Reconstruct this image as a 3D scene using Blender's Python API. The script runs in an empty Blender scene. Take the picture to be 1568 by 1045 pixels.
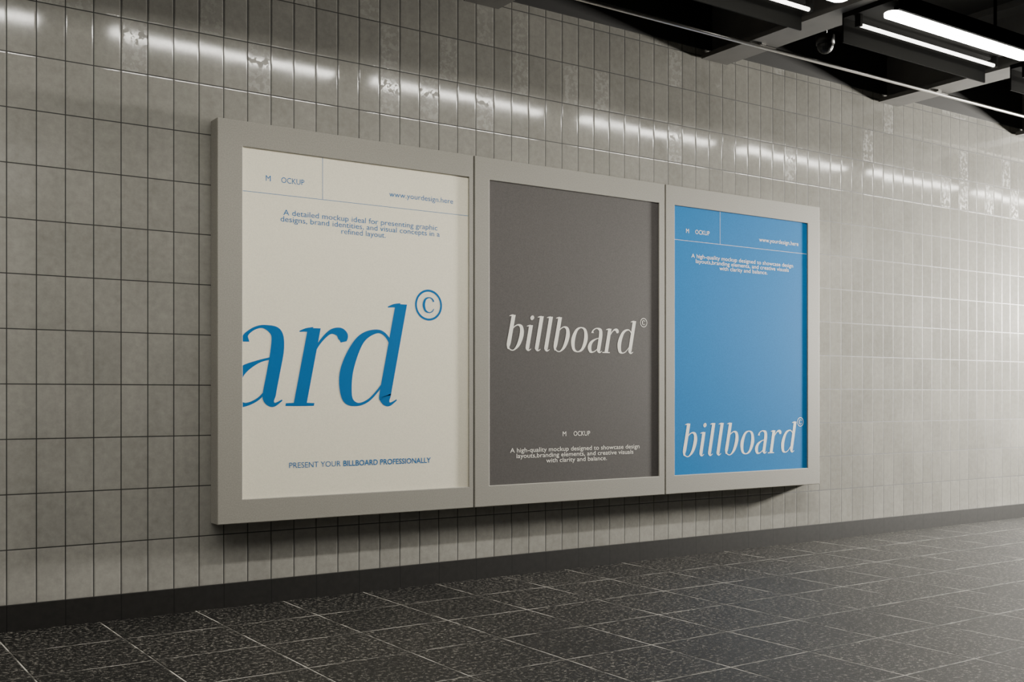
import bpy, bmesh, math
from mathutils import Vector, Matrix
scene = bpy.context.scene
col = scene.collection

# ---------------------------------------------------------------- helpers
def link(o, parent=None):
    col.objects.link(o)
    if parent: o.parent = parent
    return o

class NT:
    def __init__(s, name):
        s.m = bpy.data.materials.new(name); s.m.use_nodes = True
        s.t = s.m.node_tree; s.t.nodes.clear()
        s.out = s.t.nodes.new('ShaderNodeOutputMaterial')
        s.b = s.t.nodes.new('ShaderNodeBsdfPrincipled')
        s.t.links.new(s.b.outputs[0], s.out.inputs[0])
    def set(s, sock, v):
        if isinstance(v, bpy.types.NodeSocket): s.t.links.new(v, sock)
        elif v is not None:
            if hasattr(sock.default_value, '__len__') and not hasattr(v, '__len__'): v = (v,)*len(sock.default_value)
            if hasattr(v, '__len__') and len(sock.default_value) == 4 and len(v) == 3: v = (*v, 1)
            sock.default_value = v
    def n(s, typ, **k):
        nd = s.t.nodes.new(typ)
        for a, b in k.items(): setattr(nd, a, b)
        return nd
    def math(s, op, a, b=None, c=None, clamp=False):
        nd = s.n('ShaderNodeMath', operation=op, use_clamp=clamp)
        s.set(nd.inputs[0], a)
        if b is not None: s.set(nd.inputs[1], b)
        if c is not None: s.set(nd.inputs[2], c)
        return nd.outputs[0]
    def vmath(s, op, a, b=None, scale=None):
        nd = s.n('ShaderNodeVectorMath', operation=op)
        s.set(nd.inputs[0], a)
        if b is not None: s.set(nd.inputs[1], b)
        if scale is not None: s.set(nd.inputs['Scale'], scale)
        return nd.outputs[0]
    def ss(s, x, e0, e1, v0=0.0, v1=1.0):
        nd = s.n('ShaderNodeMapRange', interpolation_type='SMOOTHSTEP')
        s.set(nd.inputs[0], x); s.set(nd.inputs[1], e0); s.set(nd.inputs[2], e1)
        s.set(nd.inputs[3], v0); s.set(nd.inputs[4], v1)
        return nd.outputs[0]
    def mix(s, f, a, b):
        nd = s.n('ShaderNodeMix', data_type='RGBA')
        s.set(nd.inputs[0], f); s.set(nd.inputs[6], a); s.set(nd.inputs[7], b)
        return nd.outputs[2]
    def noise(s, vec, scale, detail=3, rough=.5):
        nd = s.n('ShaderNodeTexNoise')
        s.set(nd.inputs['Vector'], vec); nd.inputs['Scale'].default_value = scale
        nd.inputs['Detail'].default_value = detail; nd.inputs['Roughness'].default_value = rough
        return nd.outputs[0]
    def P(s, **k):
        for a, b in k.items(): s.set(s.b.inputs[a.replace('_', ' ')], b)

def pos(s):
    return s.n('ShaderNodeNewGeometry').outputs['Position']

def grid(s, u, v, pu, pv, ou, ov, joint, soft):
    """tile grid: returns mask (1 = joint), cell id vector"""
    a = s.math('DIVIDE', s.math('SUBTRACT', u, ou), pu)
    b = s.math('DIVIDE', s.math('SUBTRACT', v, ov), pv)
    fa, fb = s.math('FRACT', a), s.math('FRACT', b)
    da = s.math('MULTIPLY', s.math('MINIMUM', fa, s.math('SUBTRACT', 1.0, fa)), pu)
    db = s.math('MULTIPLY', s.math('MINIMUM', fb, s.math('SUBTRACT', 1.0, fb)), pv)
    d = s.math('MINIMUM', da, db)
    m = s.ss(d, joint-soft, joint+soft, 1.0, 0.0)
    edge = s.ss(d, joint, joint+0.006, 0.0, 1.0)
    cb = s.n('ShaderNodeCombineXYZ')
    s.set(cb.inputs[0], s.math('FLOOR', a)); s.set(cb.inputs[1], s.math('FLOOR', b))
    return m, edge, cb.outputs[0]

# ---------------------------------------------------------------- materials
TW, TH, TX0, TZ0 = 0.1247, 0.2490, 0.1096, 0.118
def mat_tile():
    s = NT('glazed_wall_tile')
    p = pos(s); sp = s.n('ShaderNodeSeparateXYZ'); s.set(sp.inputs[0], p)
    u, v = sp.outputs[0], sp.outputs[2]
    m, edge, cell = grid(s, u, v, TW, TH, TX0, TZ0, 0.0025, 0.0009)
    wn = s.n('ShaderNodeTexWhiteNoise', noise_dimensions='3D'); s.set(wn.inputs['Vector'], cell)
    rv, rc = wn.outputs['Value'], wn.outputs['Color']
    n1 = s.noise(p, 2.6, 4, .6); n2 = s.noise(p, 26.0, 5, .7)
    k = s.math('ADD', s.math('MULTIPLY', s.math('SUBTRACT', rv, .5), .10),
               s.math('MULTIPLY', s.math('SUBTRACT', n1, .5), .40))
    k = s.math('ADD', k, s.math('MULTIPLY', s.math('SUBTRACT', n2, .5), .65))
    k = s.math('ADD', k, 1.0)
    base = s.vmath('SCALE', (0.34, 0.330, 0.298), scale=k)
    c = s.mix(m, base, (0.007, 0.0065, 0.006))
    bad = s.math('MULTIPLY', s.math('GREATER_THAN', rv, 0.84), s.math('GREATER_THAN', v, TZ0+10*TH))  # weathered glaze near the ceiling
    pit = s.ss(s.noise(p, 32.0, 4, .6), .50, .54)
    rough = s.math('ADD', 0.05, s.math('MULTIPLY', s.math('MULTIPLY', bad, pit), .35))
    rough = s.math('ADD', rough, s.math('MULTIPLY', m, .6))
    rough = s.math('ADD', rough, s.math('MULTIPLY', n1, .08))
    tilt = s.vmath('SCALE', s.vmath('SUBTRACT', rc, (.5, .5, .5)), scale=0.008)
    g = s.n('ShaderNodeNewGeometry').outputs['Normal']
    nn = s.vmath('NORMALIZE', s.vmath('ADD', g, tilt))
    hgt = s.math('ADD', edge, s.math('MULTIPLY', s.noise(p, 12.0, 2), .12))
    bp = s.n('ShaderNodeBump'); bp.inputs['Strength'].default_value = .18; bp.inputs['Distance'].default_value = .002
    s.set(bp.inputs['Height'], hgt); s.set(bp.inputs['Normal'], nn)
    s.P(Base_Color=c, Roughness=rough, Normal=bp.outputs[0]); s.b.inputs['IOR'].default_value = 1.65
    return s.m

def mat_floor():
    s = NT('granite_floor_slab')
    p = pos(s); sp = s.n('ShaderNodeSeparateXYZ'); s.set(sp.inputs[0], p)
    m, edge, cell = grid(s, sp.outputs[0], sp.outputs[1], .456, .46, .80, 0.02, 0.0026, 0.0014)
    wn = s.n('ShaderNodeTexWhiteNoise', noise_dimensions='3D'); s.set(wn.inputs['Vector'], cell)
    n = s.noise(p, 50.0, 5, .85); big = s.noise(p, 1.6, 4, .6); mid = s.noise(p, 12.0, 5, .7)
    sp1 = s.ss(n, .53, .60)
    base = s.mix(sp1, (0.005, 0.0047, 0.0042), (0.29, 0.273, 0.240))
    k = s.math('ADD', -.46, s.math('ADD', s.math('MULTIPLY', wn.outputs['Value'], .20),
               s.math('ADD', s.math('MULTIPLY', big, .6), s.math('MULTIPLY', mid, 1.1))))
    k = s.math('MAXIMUM', k, .08)
    base = s.vmath('SCALE', base, scale=k)
    jn = s.ss(s.noise(p, 5.0, 3, .6), .40, .60, .12, 1.0)
    c = s.mix(s.math('MULTIPLY', m, jn), base, (0.42, 0.40, 0.36))
    rough = s.math('ADD', .38, s.math('MULTIPLY', n, .4))
    bp = s.n('ShaderNodeBump'); bp.inputs['Strength'].default_value = .9; bp.inputs['Distance'].default_value = .003
    s.set(bp.inputs['Height'], s.math('ADD', n, edge))
    s.P(Base_Color=c, Roughness=rough, Normal=bp.outputs[0]); s.b.inputs['Specular IOR Level'].default_value = .2
    return s.m

def mat_base():
    s = NT('dark_skirting_tile')
    p = pos(s); sp = s.n('ShaderNodeSeparateXYZ'); s.set(sp.inputs[0], p)
    m, edge, cell = grid(s, sp.outputs[0], sp.outputs[2], TW*2, 2.0, TX0, -.5, 0.0018, 0.0008)
    n = s.noise(p, 30.0, 4, .6)
    c = s.mix(n, (0.009, 0.0085, 0.0075), (0.024, 0.0225, 0.0205)); c = s.mix(m, c, (0.004, 0.004, 0.004))
    s.P(Base_Color=c, Roughness=.65); s.b.inputs['Specular IOR Level'].default_value = .2
    return s.m

def mat_plain(name, c, rough=.5, metal=0.0, var=.12, scale=20.0, spec=.5, grain=0.0):
    s = NT(name); p = pos(s)
    k = s.math('ADD', 1.0-var/2, s.math('MULTIPLY', s.noise(p, scale, 4, .6), var))
    if grain: k = s.math('ADD', k, s.math('MULTIPLY', s.math('SUBTRACT', s.noise(p, 150.0, 3, .85), .5), grain))
    s.P(Base_Color=s.vmath('SCALE', c, scale=k), Roughness=rough, Metallic=metal)
    s.b.inputs['Specular IOR Level'].default_value = spec
    return s.m

def mat_emit(name, c, st):
    s = NT(name); s.P(Base_Color=(.8, .8, .8), Emission_Color=c); s.b.inputs['Emission Strength'].default_value = st
    return s.m

M_tile, M_floor, M_base = mat_tile(), mat_floor(), mat_base()
M_dark = mat_plain('painted_dark_concrete', (0.018, 0.017, 0.0155), .8)
M_beam = mat_plain('painted_steel_beam', (0.11, 0.105, 0.097), .6, var=.5, scale=6)
M_frame = mat_plain('powder_coated_frame', (0.315, 0.302, 0.265), .6, var=.06, spec=.3, grain=.8)
M_gap = mat_plain('frame_gap_dark', (0.012, 0.012, 0.012), .8)
M_white = mat_plain('poster_paper_cream', (0.94, 0.885, 0.715), .6, var=.02, spec=.2, grain=.35)
M_grey = mat_plain('poster_paper_charcoal', (0.088, 0.081, 0.078), .6, var=.03, spec=.2, grain=1.0)
M_blue = mat_plain('poster_paper_blue', (0.003, 0.180, 0.48), .7, var=.03, spec=.08, grain=.6)
M_inkblue = mat_plain('ink_blue', (0.004, 0.15, 0.42), .7, var=.02, spec=.1, grain=.2)
M_inkwhite = mat_plain('ink_white', (0.95, 0.92, 0.84), .6, var=.02, spec=.2)
M_pipe = mat_plain('polished_conduit', (0.92, 0.90, 0.86), .28, metal=1.0)
M_house = mat_plain('lamp_housing_enamel', (0.005, 0.005, 0.0045), .8, spec=.05)
M_cam = mat_plain('dome_camera_plastic', (0.015, 0.0145, 0.0135), .4, spec=.3)
M_lamp = mat_emit('lamp_diffuser_glow', (1.0, .965, .88), 36.0)
M_tube = mat_emit('lamp_tube_glow', (1.0, .965, .88), 6.0)
M_fill_panel = mat_emit('fill_panel_glow', (1.0, .965, .89), .5)  # glow of the added out-of-view fill panels

# ---------------------------------------------------------------- mesh tools
def add_box(bm, x0, x1, y0, y1, z0, z1, mi=0):
    vs = [bm.verts.new((x, y, z)) for z in (z0, z1) for y in (y0, y1) for x in (x0, x1)]
    for f in ((0,2,3,1),(4,5,7,6),(0,1,5,4),(2,6,7,3),(0,4,6,2),(1,3,7,5)):
        bm.faces.new([vs[i] for i in f]).material_index = mi

def add_rod(bm, a, b, r, mi=0, seg=12, flat=1.0, caps=True):
    a, b = Vector(a), Vector(b); d = (b-a).normalized()
    up = Vector((0, 0, 1)) if abs(d.z) < .9 else Vector((1, 0, 0))
    s = d.cross(up).normalized(); t = s.cross(d)
    rings = []
    L = (b-a).length
    prof = [(0, r)] + [(L, r)]
    if caps: prof = [(0, r*.35), (r*.25, r*.75), (r*.8, r)] + [(L-r*.8, r), (L-r*.25, r*.75), (L, r*.35)]
    for q, rr in prof:
        rings.append([bm.verts.new(a+d*q+s*math.cos(2*math.pi*i/seg)*rr+t*math.sin(2*math.pi*i/seg)*rr*flat) for i in range(seg)])
    for A, B in zip(rings, rings[1:]):
        for i in range(seg):
            f = bm.faces.new((A[i], A[(i+1)%seg], B[(i+1)%seg], B[i])); f.material_index = mi; f.smooth = True
    bm.faces.new(rings[0][::-1]).material_index = mi; bm.faces.new(rings[-1]).material_index = mi

def to_obj(bm, name, mats, parent=None, bevel=0, fix=True):
    if fix: bmesh.ops.recalc_face_normals(bm, faces=bm.faces)
    me = bpy.data.meshes.new(name); bm.to_mesh(me); bm.free()
    for m in mats: me.materials.append(m)
    o = link(bpy.data.objects.new(name, me), parent)
    if bevel:
        b = o.modifiers.new('bevel', 'BEVEL'); b.width = bevel; b.segments = 2
        b.limit_method = 'ANGLE'; b.angle_limit = math.radians(40)
    return o

def box_obj(name, x0, x1, y0, y1, z0, z1, mat, **k):
    bm = bmesh.new(); add_box(bm, x0, x1, y0, y1, z0, z1); return to_obj(bm, name, [mat], **k)

# ---------------------------------------------------------------- room shell
XA, XB, YB, ZC = -6.0, 20.0, -9.0, 3.78
box_obj('wall_back', XA, XB, 0, .2, 0, 3.40, M_tile)
box_obj('trim_1', XA, XB, -.012, .2, 3.40, ZC, M_dark)
box_obj('baseboard_back', XA, XB, -.006, 0, 0, TZ0, M_base)
box_obj('floor', XA-.2, XB+.2, YB-.2, .2, -.15, 0, M_floor)
box_obj('ceiling', XA-.2, XB+.2, YB-.2, .2, ZC, ZC+.15, M_dark)
box_obj('wall_front', XA, XB, YB-.2, YB, 0, ZC, M_dark)
box_obj('wall_left', XA-.2, XA, YB-.2, .2, 0, ZC, M_dark)
box_obj('wall_right', XB, XB+.2, YB-.2, .2, 0, ZC, M_dark)

# ceiling beams (I sections perpendicular to the wall)
for k in range(-4, 8):
    x = 5.14 + 1.88*k
    bm = bmesh.new()
    w = .24
    prof = [(0, 3.33), (w, 3.33), (w, 3.36), (w*.58, 3.375), (w*.58, 3.72), (w, 3.735), (w, ZC), (0, ZC), (0, 3.735), (w*.42, 3.72), (w*.42, 3.375), (0, 3.36)]
    A = [bm.verts.new((x+a, YB, z)) for a, z in prof]; B = [bm.verts.new((x+a, -.012, z)) for a, z in prof]
    n = len(prof)
    for j in range(n): bm.faces.new((A[j], A[(j+1)%n], B[(j+1)%n], B[j]))
    bm.faces.new(A); bm.faces.new(B)
    to_obj(bm, 'ceiling_beam', [M_beam])

# conduit under the beams
bm = bmesh.new()
add_rod(bm, (XA, -.45, 3.312), (XB, -.45, 3.312), .013, caps=False)
for k in range(-4, 8):
    x = 5.14+1.88*k+.1
    add_box(bm, x-.02, x+.02, -.475, -.425, 3.318, 3.333)
to_obj(bm, 'ceiling_conduit', [M_pipe])

# small dome camera hanging from ceiling
bm = bmesh.new()
add_rod(bm, (5.78, -.52, 3.46), (5.78, -.52, ZC), .012, caps=False)
bmesh.ops.create_uvsphere(bm, u_segments=20, v_segments=12, radius=.055, matrix=Matrix.Translation((5.78, -.52, 3.40)))
add_rod(bm, (5.78, -.52, 3.405), (5.78, -.52, 3.465), .06, caps=False, seg=20)
to_obj(bm, 'dome_camera', [M_cam])

# fluorescent fixtures
def fixture_mesh(L, name, lampmat):
    bm = bmesh.new()
    add_box(bm, 0, L, -.08, .315, .07, .10, 0)
    add_box(bm, 0, L, -.08, -.07, .01, .07, 0)
    add_box(bm, 0, L, .305, .315, -.074, .07, 0)  # added deep skirt, shaped to keep lamp light off the upper wall
    w = .046; seg = 10
    pts = [(w - w*math.cos(t), w*math.sin(t)) for t in [math.pi/2 - math.pi*j/seg for j in range(seg+1)]]
    pts += [(L-w + w*math.cos(t), w*math.sin(t)) for t in [-math.pi/2 + math.pi*j/seg for j in range(seg+1)]]
    lo = [bm.verts.new((x, y, .0)) for x, y in pts]; hi = [bm.verts.new((x, y, .02)) for x, y in pts]
    n = len(pts)
    bm.faces.new(lo).material_index = 1; bm.faces.new(hi).material_index = 0
    for j in range(n): bm.faces.new((lo[j], lo[(j+1)%n], hi[(j+1)%n], hi[j])).material_index = 1
    add_box(bm, .1, L-.1, -.03, .03, .02, .07, 0)
    add_rod(bm, (.03, .22, .012), (L-.03, .22, .012), .011, mi=2)
    for x in (.02, L-.04): add_box(bm, x, x+.02, .20, .24, .0, .07, 0)
    for x in (.25, L-.25): add_rod(bm, (x, .08, .10), (x, .08, ZC-3.23), .01, caps=False)
    bmesh.ops.recalc_face_normals(bm, faces=bm.faces)
    me = bpy.data.meshes.new(name); bm.to_mesh(me); bm.free()
    for m in (M_house, lampmat, M_tube): me.materials.append(m)
    return me

def area(name, loc, sx, sy, power, aim, spread, parent=None):
    d = bpy.data.lights.new(name, 'AREA'); d.shape = 'RECTANGLE'; d.size = sx; d.size_y = sy
    d.energy = power; d.color = (1, .965, .885); d.spread = math.radians(spread)
    o = link(bpy.data.objects.new(name, d), parent); o.location = loc
    if aim: o.rotation_euler = (Vector(aim)-Vector(loc)).to_track_quat('-Z', 'Y').to_euler()
    return o
fm = fixture_mesh(1.45, 'fluorescent_ceiling_light', M_lamp)
for x in (-3.7, -1.95, -.20, 1.66, 3.40, 5.22, 6.98, 8.76, 10.5, 12.3):
    o = link(bpy.data.objects.new('fluorescent_ceiling_light', fm)); o.location = (x, -1.42, 3.23)
    area('added_downlight', (.725, 0, -.004), 1.34, .09, 13, None, 130, parent=o)  # area lamp added under each diffuser for narrower downward light, no louvre modelled

# wide glowing panels added overhead out of view, soft fill for the wall
for x in (-3, 1, 5, 9, 13):
    bm = bmesh.new(); add_box(bm, x-1.2, x+1.2, -7.2, -4.8, 3.25, 3.26, 1); add_box(bm, x-1.25, x+1.25, -7.25, -4.75, 3.26, 3.33, 0)
    to_obj(bm, 'unseen_fill_panel', [M_house, M_fill_panel])
# bright flood further along the platform, aimed back at the tiled wall
area('platform_floodlight', (13.6, -1.25, 2.2), .6, .6, 560, (9.6, -.1, 1.8), 72)

# ---------------------------------------------------------------- billboards
YF = -0.10
ZB, ZT = 0.427, 2.428
XS = [1.789, 3.276, 4.733, 6.229]
OPEN = [(1.918, 3.243), (3.382, 4.680), (4.815, 6.102)]
OZ0, OZ1 = .547, 2.301
def ring(bm, o, n, y0, y1):
    def R(r, y): return [bm.verts.new(v) for v in ((r[0], y, r[2]), (r[1], y, r[2]), (r[1], y, r[3]), (r[0], y, r[3]))]
    a, b, c, d = R(o, y0), R(n, y0), R(n, y1), R(o, y1)
    for P, Q in ((a, b), (b, c), (c, d), (d, a)):
        for j in range(4): bm.faces.new((P[j], P[(j+1)%4], Q[(j+1)%4], Q[j]))
YP = -.091; YI = YP-.0006
g = .005
boards, posters = [], []
for j, mat in enumerate((M_white, M_grey, M_blue)):
    x0, x1 = XS[j]+(g if j else 0), XS[j+1]-(g if j < 2 else 0)
    bm = bmesh.new()
    ring(bm, (x0, x1, ZB, ZT), (OPEN[j][0], OPEN[j][1], OZ0, OZ1), YF, -.0005)
    fr = to_obj(bm, 'billboard', [M_frame], bevel=.0035)
    a, b = OPEN[j]
    box_obj('backing_panel', a+.0005, b-.0005, -.080, -.002, OZ0+.0005, OZ1-.0005, M_gap, parent=fr)
    if j < 2: box_obj('joint_strip', x1+.0005, x1+2*g-.0005, -.080, -.002, ZB+.02, ZT-.02, M_gap, parent=fr)
    posters.append(box_obj('poster_sheet', a+.0003, b-.0003, YP, YP+.003, OZ0+.0003, OZ1-.0003, mat, parent=fr))
    boards.append(fr)
p1, p2, p3 = posters

# ---------------------------------------------------------------- lettering
SH = .2
def catmull(P, closed, n=9):
    out = []; N = len(P); rng = range(N) if closed else range(N-1)
    for i in rng:
        if closed: p0, p1, p2, p3 = (P[(i+k) % N] for k in (-1, 0, 1, 2))
        else: p0, p1, p2, p3 = P[max(i-1, 0)], P[i], P[i+1], P[min(i+2, N-1)]
        for j in range(n):
            t = j/n
            out.append(tuple(.5*((2*b)+(c-a)*t+(2*a-5*b+4*c-d)*t*t+(3*b-a-3*c+d)*t**3) for a, b, c, d in zip(p0, p1, p2, p3)))
    if not closed: out.append(P[-1])
    return out
LAY = [0]
def stroke(bm, pts, ox, oz, S, y, shear=SH, closed=False):
    q = catmull(pts, closed); N = len(q); LAY[0] = (LAY[0]+1) % 5; yy = y - LAY[0]*.00004
    L, R = [], []
    for i in range(N):
        a = q[(i-1) % N] if (closed or i) else q[i]; b = q[(i+1) % N] if (closed or i < N-1) else q[i]
        dx, dy = b[0]-a[0], b[1]-a[1]; l = math.hypot(dx, dy) or 1
        nx, ny = -dy/l, dx/l; w = max(q[i][2], .008)/2
        for sgn, arr in ((1, L), (-1, R)):
            px, py = q[i][0]+nx*w*sgn, q[i][1]+ny*w*sgn
            arr.append(bm.verts.new((ox+(px+shear*py)*S, yy, oz+py*S)))
    for i in range(N if closed else N-1):
        j = (i+1) % N
        bm.faces.new((L[i], R[i], R[j], L[j]))
T = .128
def foot(x): return [(x, .14, T), (x+.008, .075, T*.93), (x+.035, .026, .066), (x+.075, .015, .034), (x+.135, .055, .014)]
B = .138
G = {
 'l': (.33, [([(.13, .985, T), (.13, .5, T)] + foot(.13), 0), ([(-.01, .95, .010), (.05, .966, .034), (.12, .97, .05)], 0)]),
 'i': (.33, [([(.13, .72, T), (.13, .4, T)] + foot(.13), 0), ([(-.01, .685, .010), (.05, .70, .034), (.12, .705, .05)], 0),
             ([(.163, .93, .066), (.13, .963, .066), (.097, .93, .066), (.13, .897, .066)], 1)]),
 'b': (.65, [([(.13, .985, T), (.125, .5, T), (.12, .20, T), (.125, .08, .07), (.15, .03, .025)], 0), ([(-.01, .95, .010), (.05, .966, .034), (.12, .97, .05)], 0),
             ([(.14, .50, .02), (.20, .64, .028), (.33, .712, .038), (.455, .65, .10), (.505, .44, B), (.455, .17, .11), (.33, .014, .036), (.20, .020, .028), (.13, .10, .035)], 0)]),
 'o': (.64, [([(.31, .716, .03), (.15, .63, .09), (.08, .365, B), (.15, .10, .09), (.31, .014, .03), (.47, .10, .09), (.54, .365, B), (.47, .63, .09)], 1)]),
 'a': (.62, [([(.115, .575, .09), (.12, .64, .042), (.19, .70, .028), (.28, .714, .036), (.395, .66, .10), (.435, .52, T), (.44, .3, T)] + foot(.44), 0),
             ([(.43, .44, .024), (.28, .40, .03), (.14, .31, .09), (.09, .18, B*.95), (.14, .05, .09), (.23, .014, .036), (.35, .07, .026), (.43, .19, .022)], 0)]),
 'r': (.50, [([(.13, .72, T), (.13, .4, T), (.13, .0, T)], 0), ([(-.01, .685, .010), (.05, .70, .034), (.12, .705, .05)], 0),
             ([(-.01, .014, .026), (.13, .016, .032), (.27, .014, .026)], 0),
             ([(.15, .42, .02), (.20, .57, .028), (.29, .685, .042), (.38, .695, .08), (.435, .65, .10), (.45, .60, .06)], 0)]),
 'd': (.70, [([(.54, .985, T), (.54, .5, T)] + foot(.54), 0), ([(.40, .95, .010), (.46, .966, .034), (.53, .97, .05)], 0),
             ([(.52, .50, .02), (.47, .64, .028), (.34, .712, .036), (.17, .62, .095), (.09, .34, B), (.14, .09, .105), (.25, .014, .036), (.37, .05, .028), (.47, .17, .024), (.52, .28, .02)], 0)]),
}
def word(bm, txt, x0, z0, S, y, width=None):
    adv = sum(G[c][0] for c in txt)
    extra = 0
    if width: extra = (width/S - (adv-.03) - .1)/(len(txt)-1)
    x = x0
    for c in txt:
        for pts, closed in G[c][1]: stroke(bm, pts, x, z0, S, y, closed=bool(closed))
        x += (G[c][0]+extra)*S
def copyright_mark(bm, cx, cz, r, y):
    stroke(bm, [(math.cos(t*math.pi/6), math.sin(t*math.pi/6), .15) for t in range(12)], cx, cz, r*.93, y, shear=0, closed=True)
    stroke(bm, [(.40, .24, .13), (.30, .42, .10), (.05, .52, .07), (-.26, .38, .15), (-.38, 0, .20), (-.26, -.38, .15), (.05, -.52, .07), (.30, -.42, .07), (.42, -.24, .05)], cx, cz, r*.93, y, shear=0)

def text(bm, s, x, z, size, y, align='L', width=None, offset=0.0):
    cu = bpy.data.curves.new('t', 'FONT'); cu.body = s; cu.size = 1.0; cu.offset = offset; cu.resolution_u = 3
    ob = bpy.data.objects.new('t', cu); col.objects.link(ob)
    bpy.context.view_layer.update()
    me = bpy.data.meshes.new_from_object(ob.evaluated_get(bpy.context.evaluated_depsgraph_get()))
    bpy.data.objects.remove(ob); bpy.data.curves.remove(cu)
    xs = [v.co.x for v in me.vertices]; a, b = min(xs), max(xs)
    fx = size if width is None else width/(b-a)
    W = (b-a)*fx
    x0 = x if align == 'L' else (x-W/2 if align == 'C' else x-W)
    m = Matrix(((fx, 0, 0, x0-a*fx), (0, 0, 0, y), (0, size, 0, z), (0, 0, 0, 1)))
    for v in me.vertices: v.co = m @ v.co
    bm.from_mesh(me); bpy.data.meshes.remove(me)

def hline(bm, x0, x1, z0, z1, y):
    bm.faces.new([bm.verts.new(v) for v in ((x0, y, z0), (x1, y, z0), (x1, y, z1), (x0, y, z1))])

SZ = .041
# poster 1 : cream
bm = bmesh.new()
word(bm, 'a', 1.800, 1.009, .56, YI); word(bm, 'r', 2.150, 1.009, .56, YI); word(bm, 'd', 2.400, 1.009, .56, YI)
copyright_mark(bm, 2.984, 1.564, .086, YI)
bmesh.ops.bisect_plane(bm, geom=bm.verts[:]+bm.edges[:]+bm.faces[:], plane_co=(OPEN[0][0]+.001, 0, 0), plane_no=(-1, 0, 0), clear_outer=True)
to_obj(bm, 'headline_lettering', [M_inkblue], parent=p1, fix=False)
bm = bmesh.new()
text(bm, 'M', 2.0405, 2.145, SZ, YI); text(bm, 'OCKUP', 2.248, 2.145, SZ, YI, 'R', width=.125)
text(bm, 'www.yourdesign.here', 3.142, 2.140, SZ, YI, 'R', width=.403)
text(bm, 'A detailed mockup ideal for presenting graphic', 2.587, 1.982, SZ, YI, 'C', width=.906)
text(bm, 'designs, brand identities, and visual concepts in a', 2.587, 1.948, SZ, YI, 'C', width=.936)
text(bm, 'refined layout.', 2.587, 1.914, SZ, YI, 'C', width=.262)
text(bm, 'PRESENT YOUR', 2.166, .692, SZ, YI, 'L', width=.287)
text(bm, 'BILLBOARD PROFESSIONALLY', 2.998, .692, SZ, YI, 'R', width=.530, offset=.018)
hline(bm, OPEN[0][0]+.001, OPEN[0][1]-.001, 2.081, 2.0834, YI); hline(bm, 2.3486, 2.3510, 2.0834, OZ1-.001, YI)
to_obj(bm, 'small_text', [M_inkblue], parent=p1, fix=False)
# poster 2 : charcoal
bm = bmesh.new()
word(bm, 'billboard', 3.486, 1.328, .210, YI, width=1.0); copyright_mark(bm, 4.556, 1.528, .029, YI)
text(bm, 'M', 3.912, .820, SZ, YI); text(bm, 'OCKUP', 4.122, .820, SZ, YI, 'R', width=.127)
text(bm, 'A high-quality mockup designed to showcase design', 4.025, .731, SZ*.93, YI, 'C', width=.99)
text(bm, 'layouts,branding elements, and creative visuals', 4.022, .698, SZ*.93, YI, 'C', width=.895)
text(bm, 'with clarity and balance.', 4.022, .665, SZ*.93, YI, 'C', width=.465)
to_obj(bm, 'lettering', [M_inkwhite], parent=p2, fix=False)
# poster 3 : blue
bm = bmesh.new()
word(bm, 'billboard', 4.875, .664, .220, YI, width=1.11); copyright_mark(bm, 6.033, .878, .033, YI)
text(bm, 'M', 4.923, 2.131, SZ, YI); text(bm, 'OCKUP', 5.136, 2.131, SZ, YI, 'R', width=.13)
text(bm, 'www.yourdesign.here', 6.012, 2.131, SZ, YI, 'R', width=.401)
text(bm, 'A high-quality mockup designed to showcase design', 5.463, 1.973, SZ*.93, YI, 'C', width=.985)
text(bm, 'layouts,branding elements, and creative visuals', 5.461, 1.940, SZ*.93, YI, 'C', width=.90)
text(bm, 'with clarity and balance.', 5.461, 1.907, SZ*.93, YI, 'C', width=.465)
hline(bm, OPEN[2][0]+.001, OPEN[2][1]-.001, 2.079, 2.081, YI); hline(bm, 5.2328, 5.2348, 2.081, OZ1-.001, YI)
to_obj(bm, 'lettering', [M_inkwhite], parent=p3, fix=False)

# ---------------------------------------------------------------- world & camera
w = bpy.data.worlds.new('world'); scene.world = w; w.use_nodes = True
w.node_tree.nodes['Background'].inputs[0].default_value = (.5, .5, .5, 1)
w.node_tree.nodes['Background'].inputs[1].default_value = .05
cd = bpy.data.cameras.new('camera'); cam = link(bpy.data.objects.new('camera', cd))
cd.sensor_width = 36; cd.lens = 36*1650/1568; cd.shift_y = .0548
cam.location = (0, -5.27, 1.055)
cam.rotation_euler = (math.radians(90), 0, math.atan2(2412, 1650) - math.pi/2)
scene.camera = cam
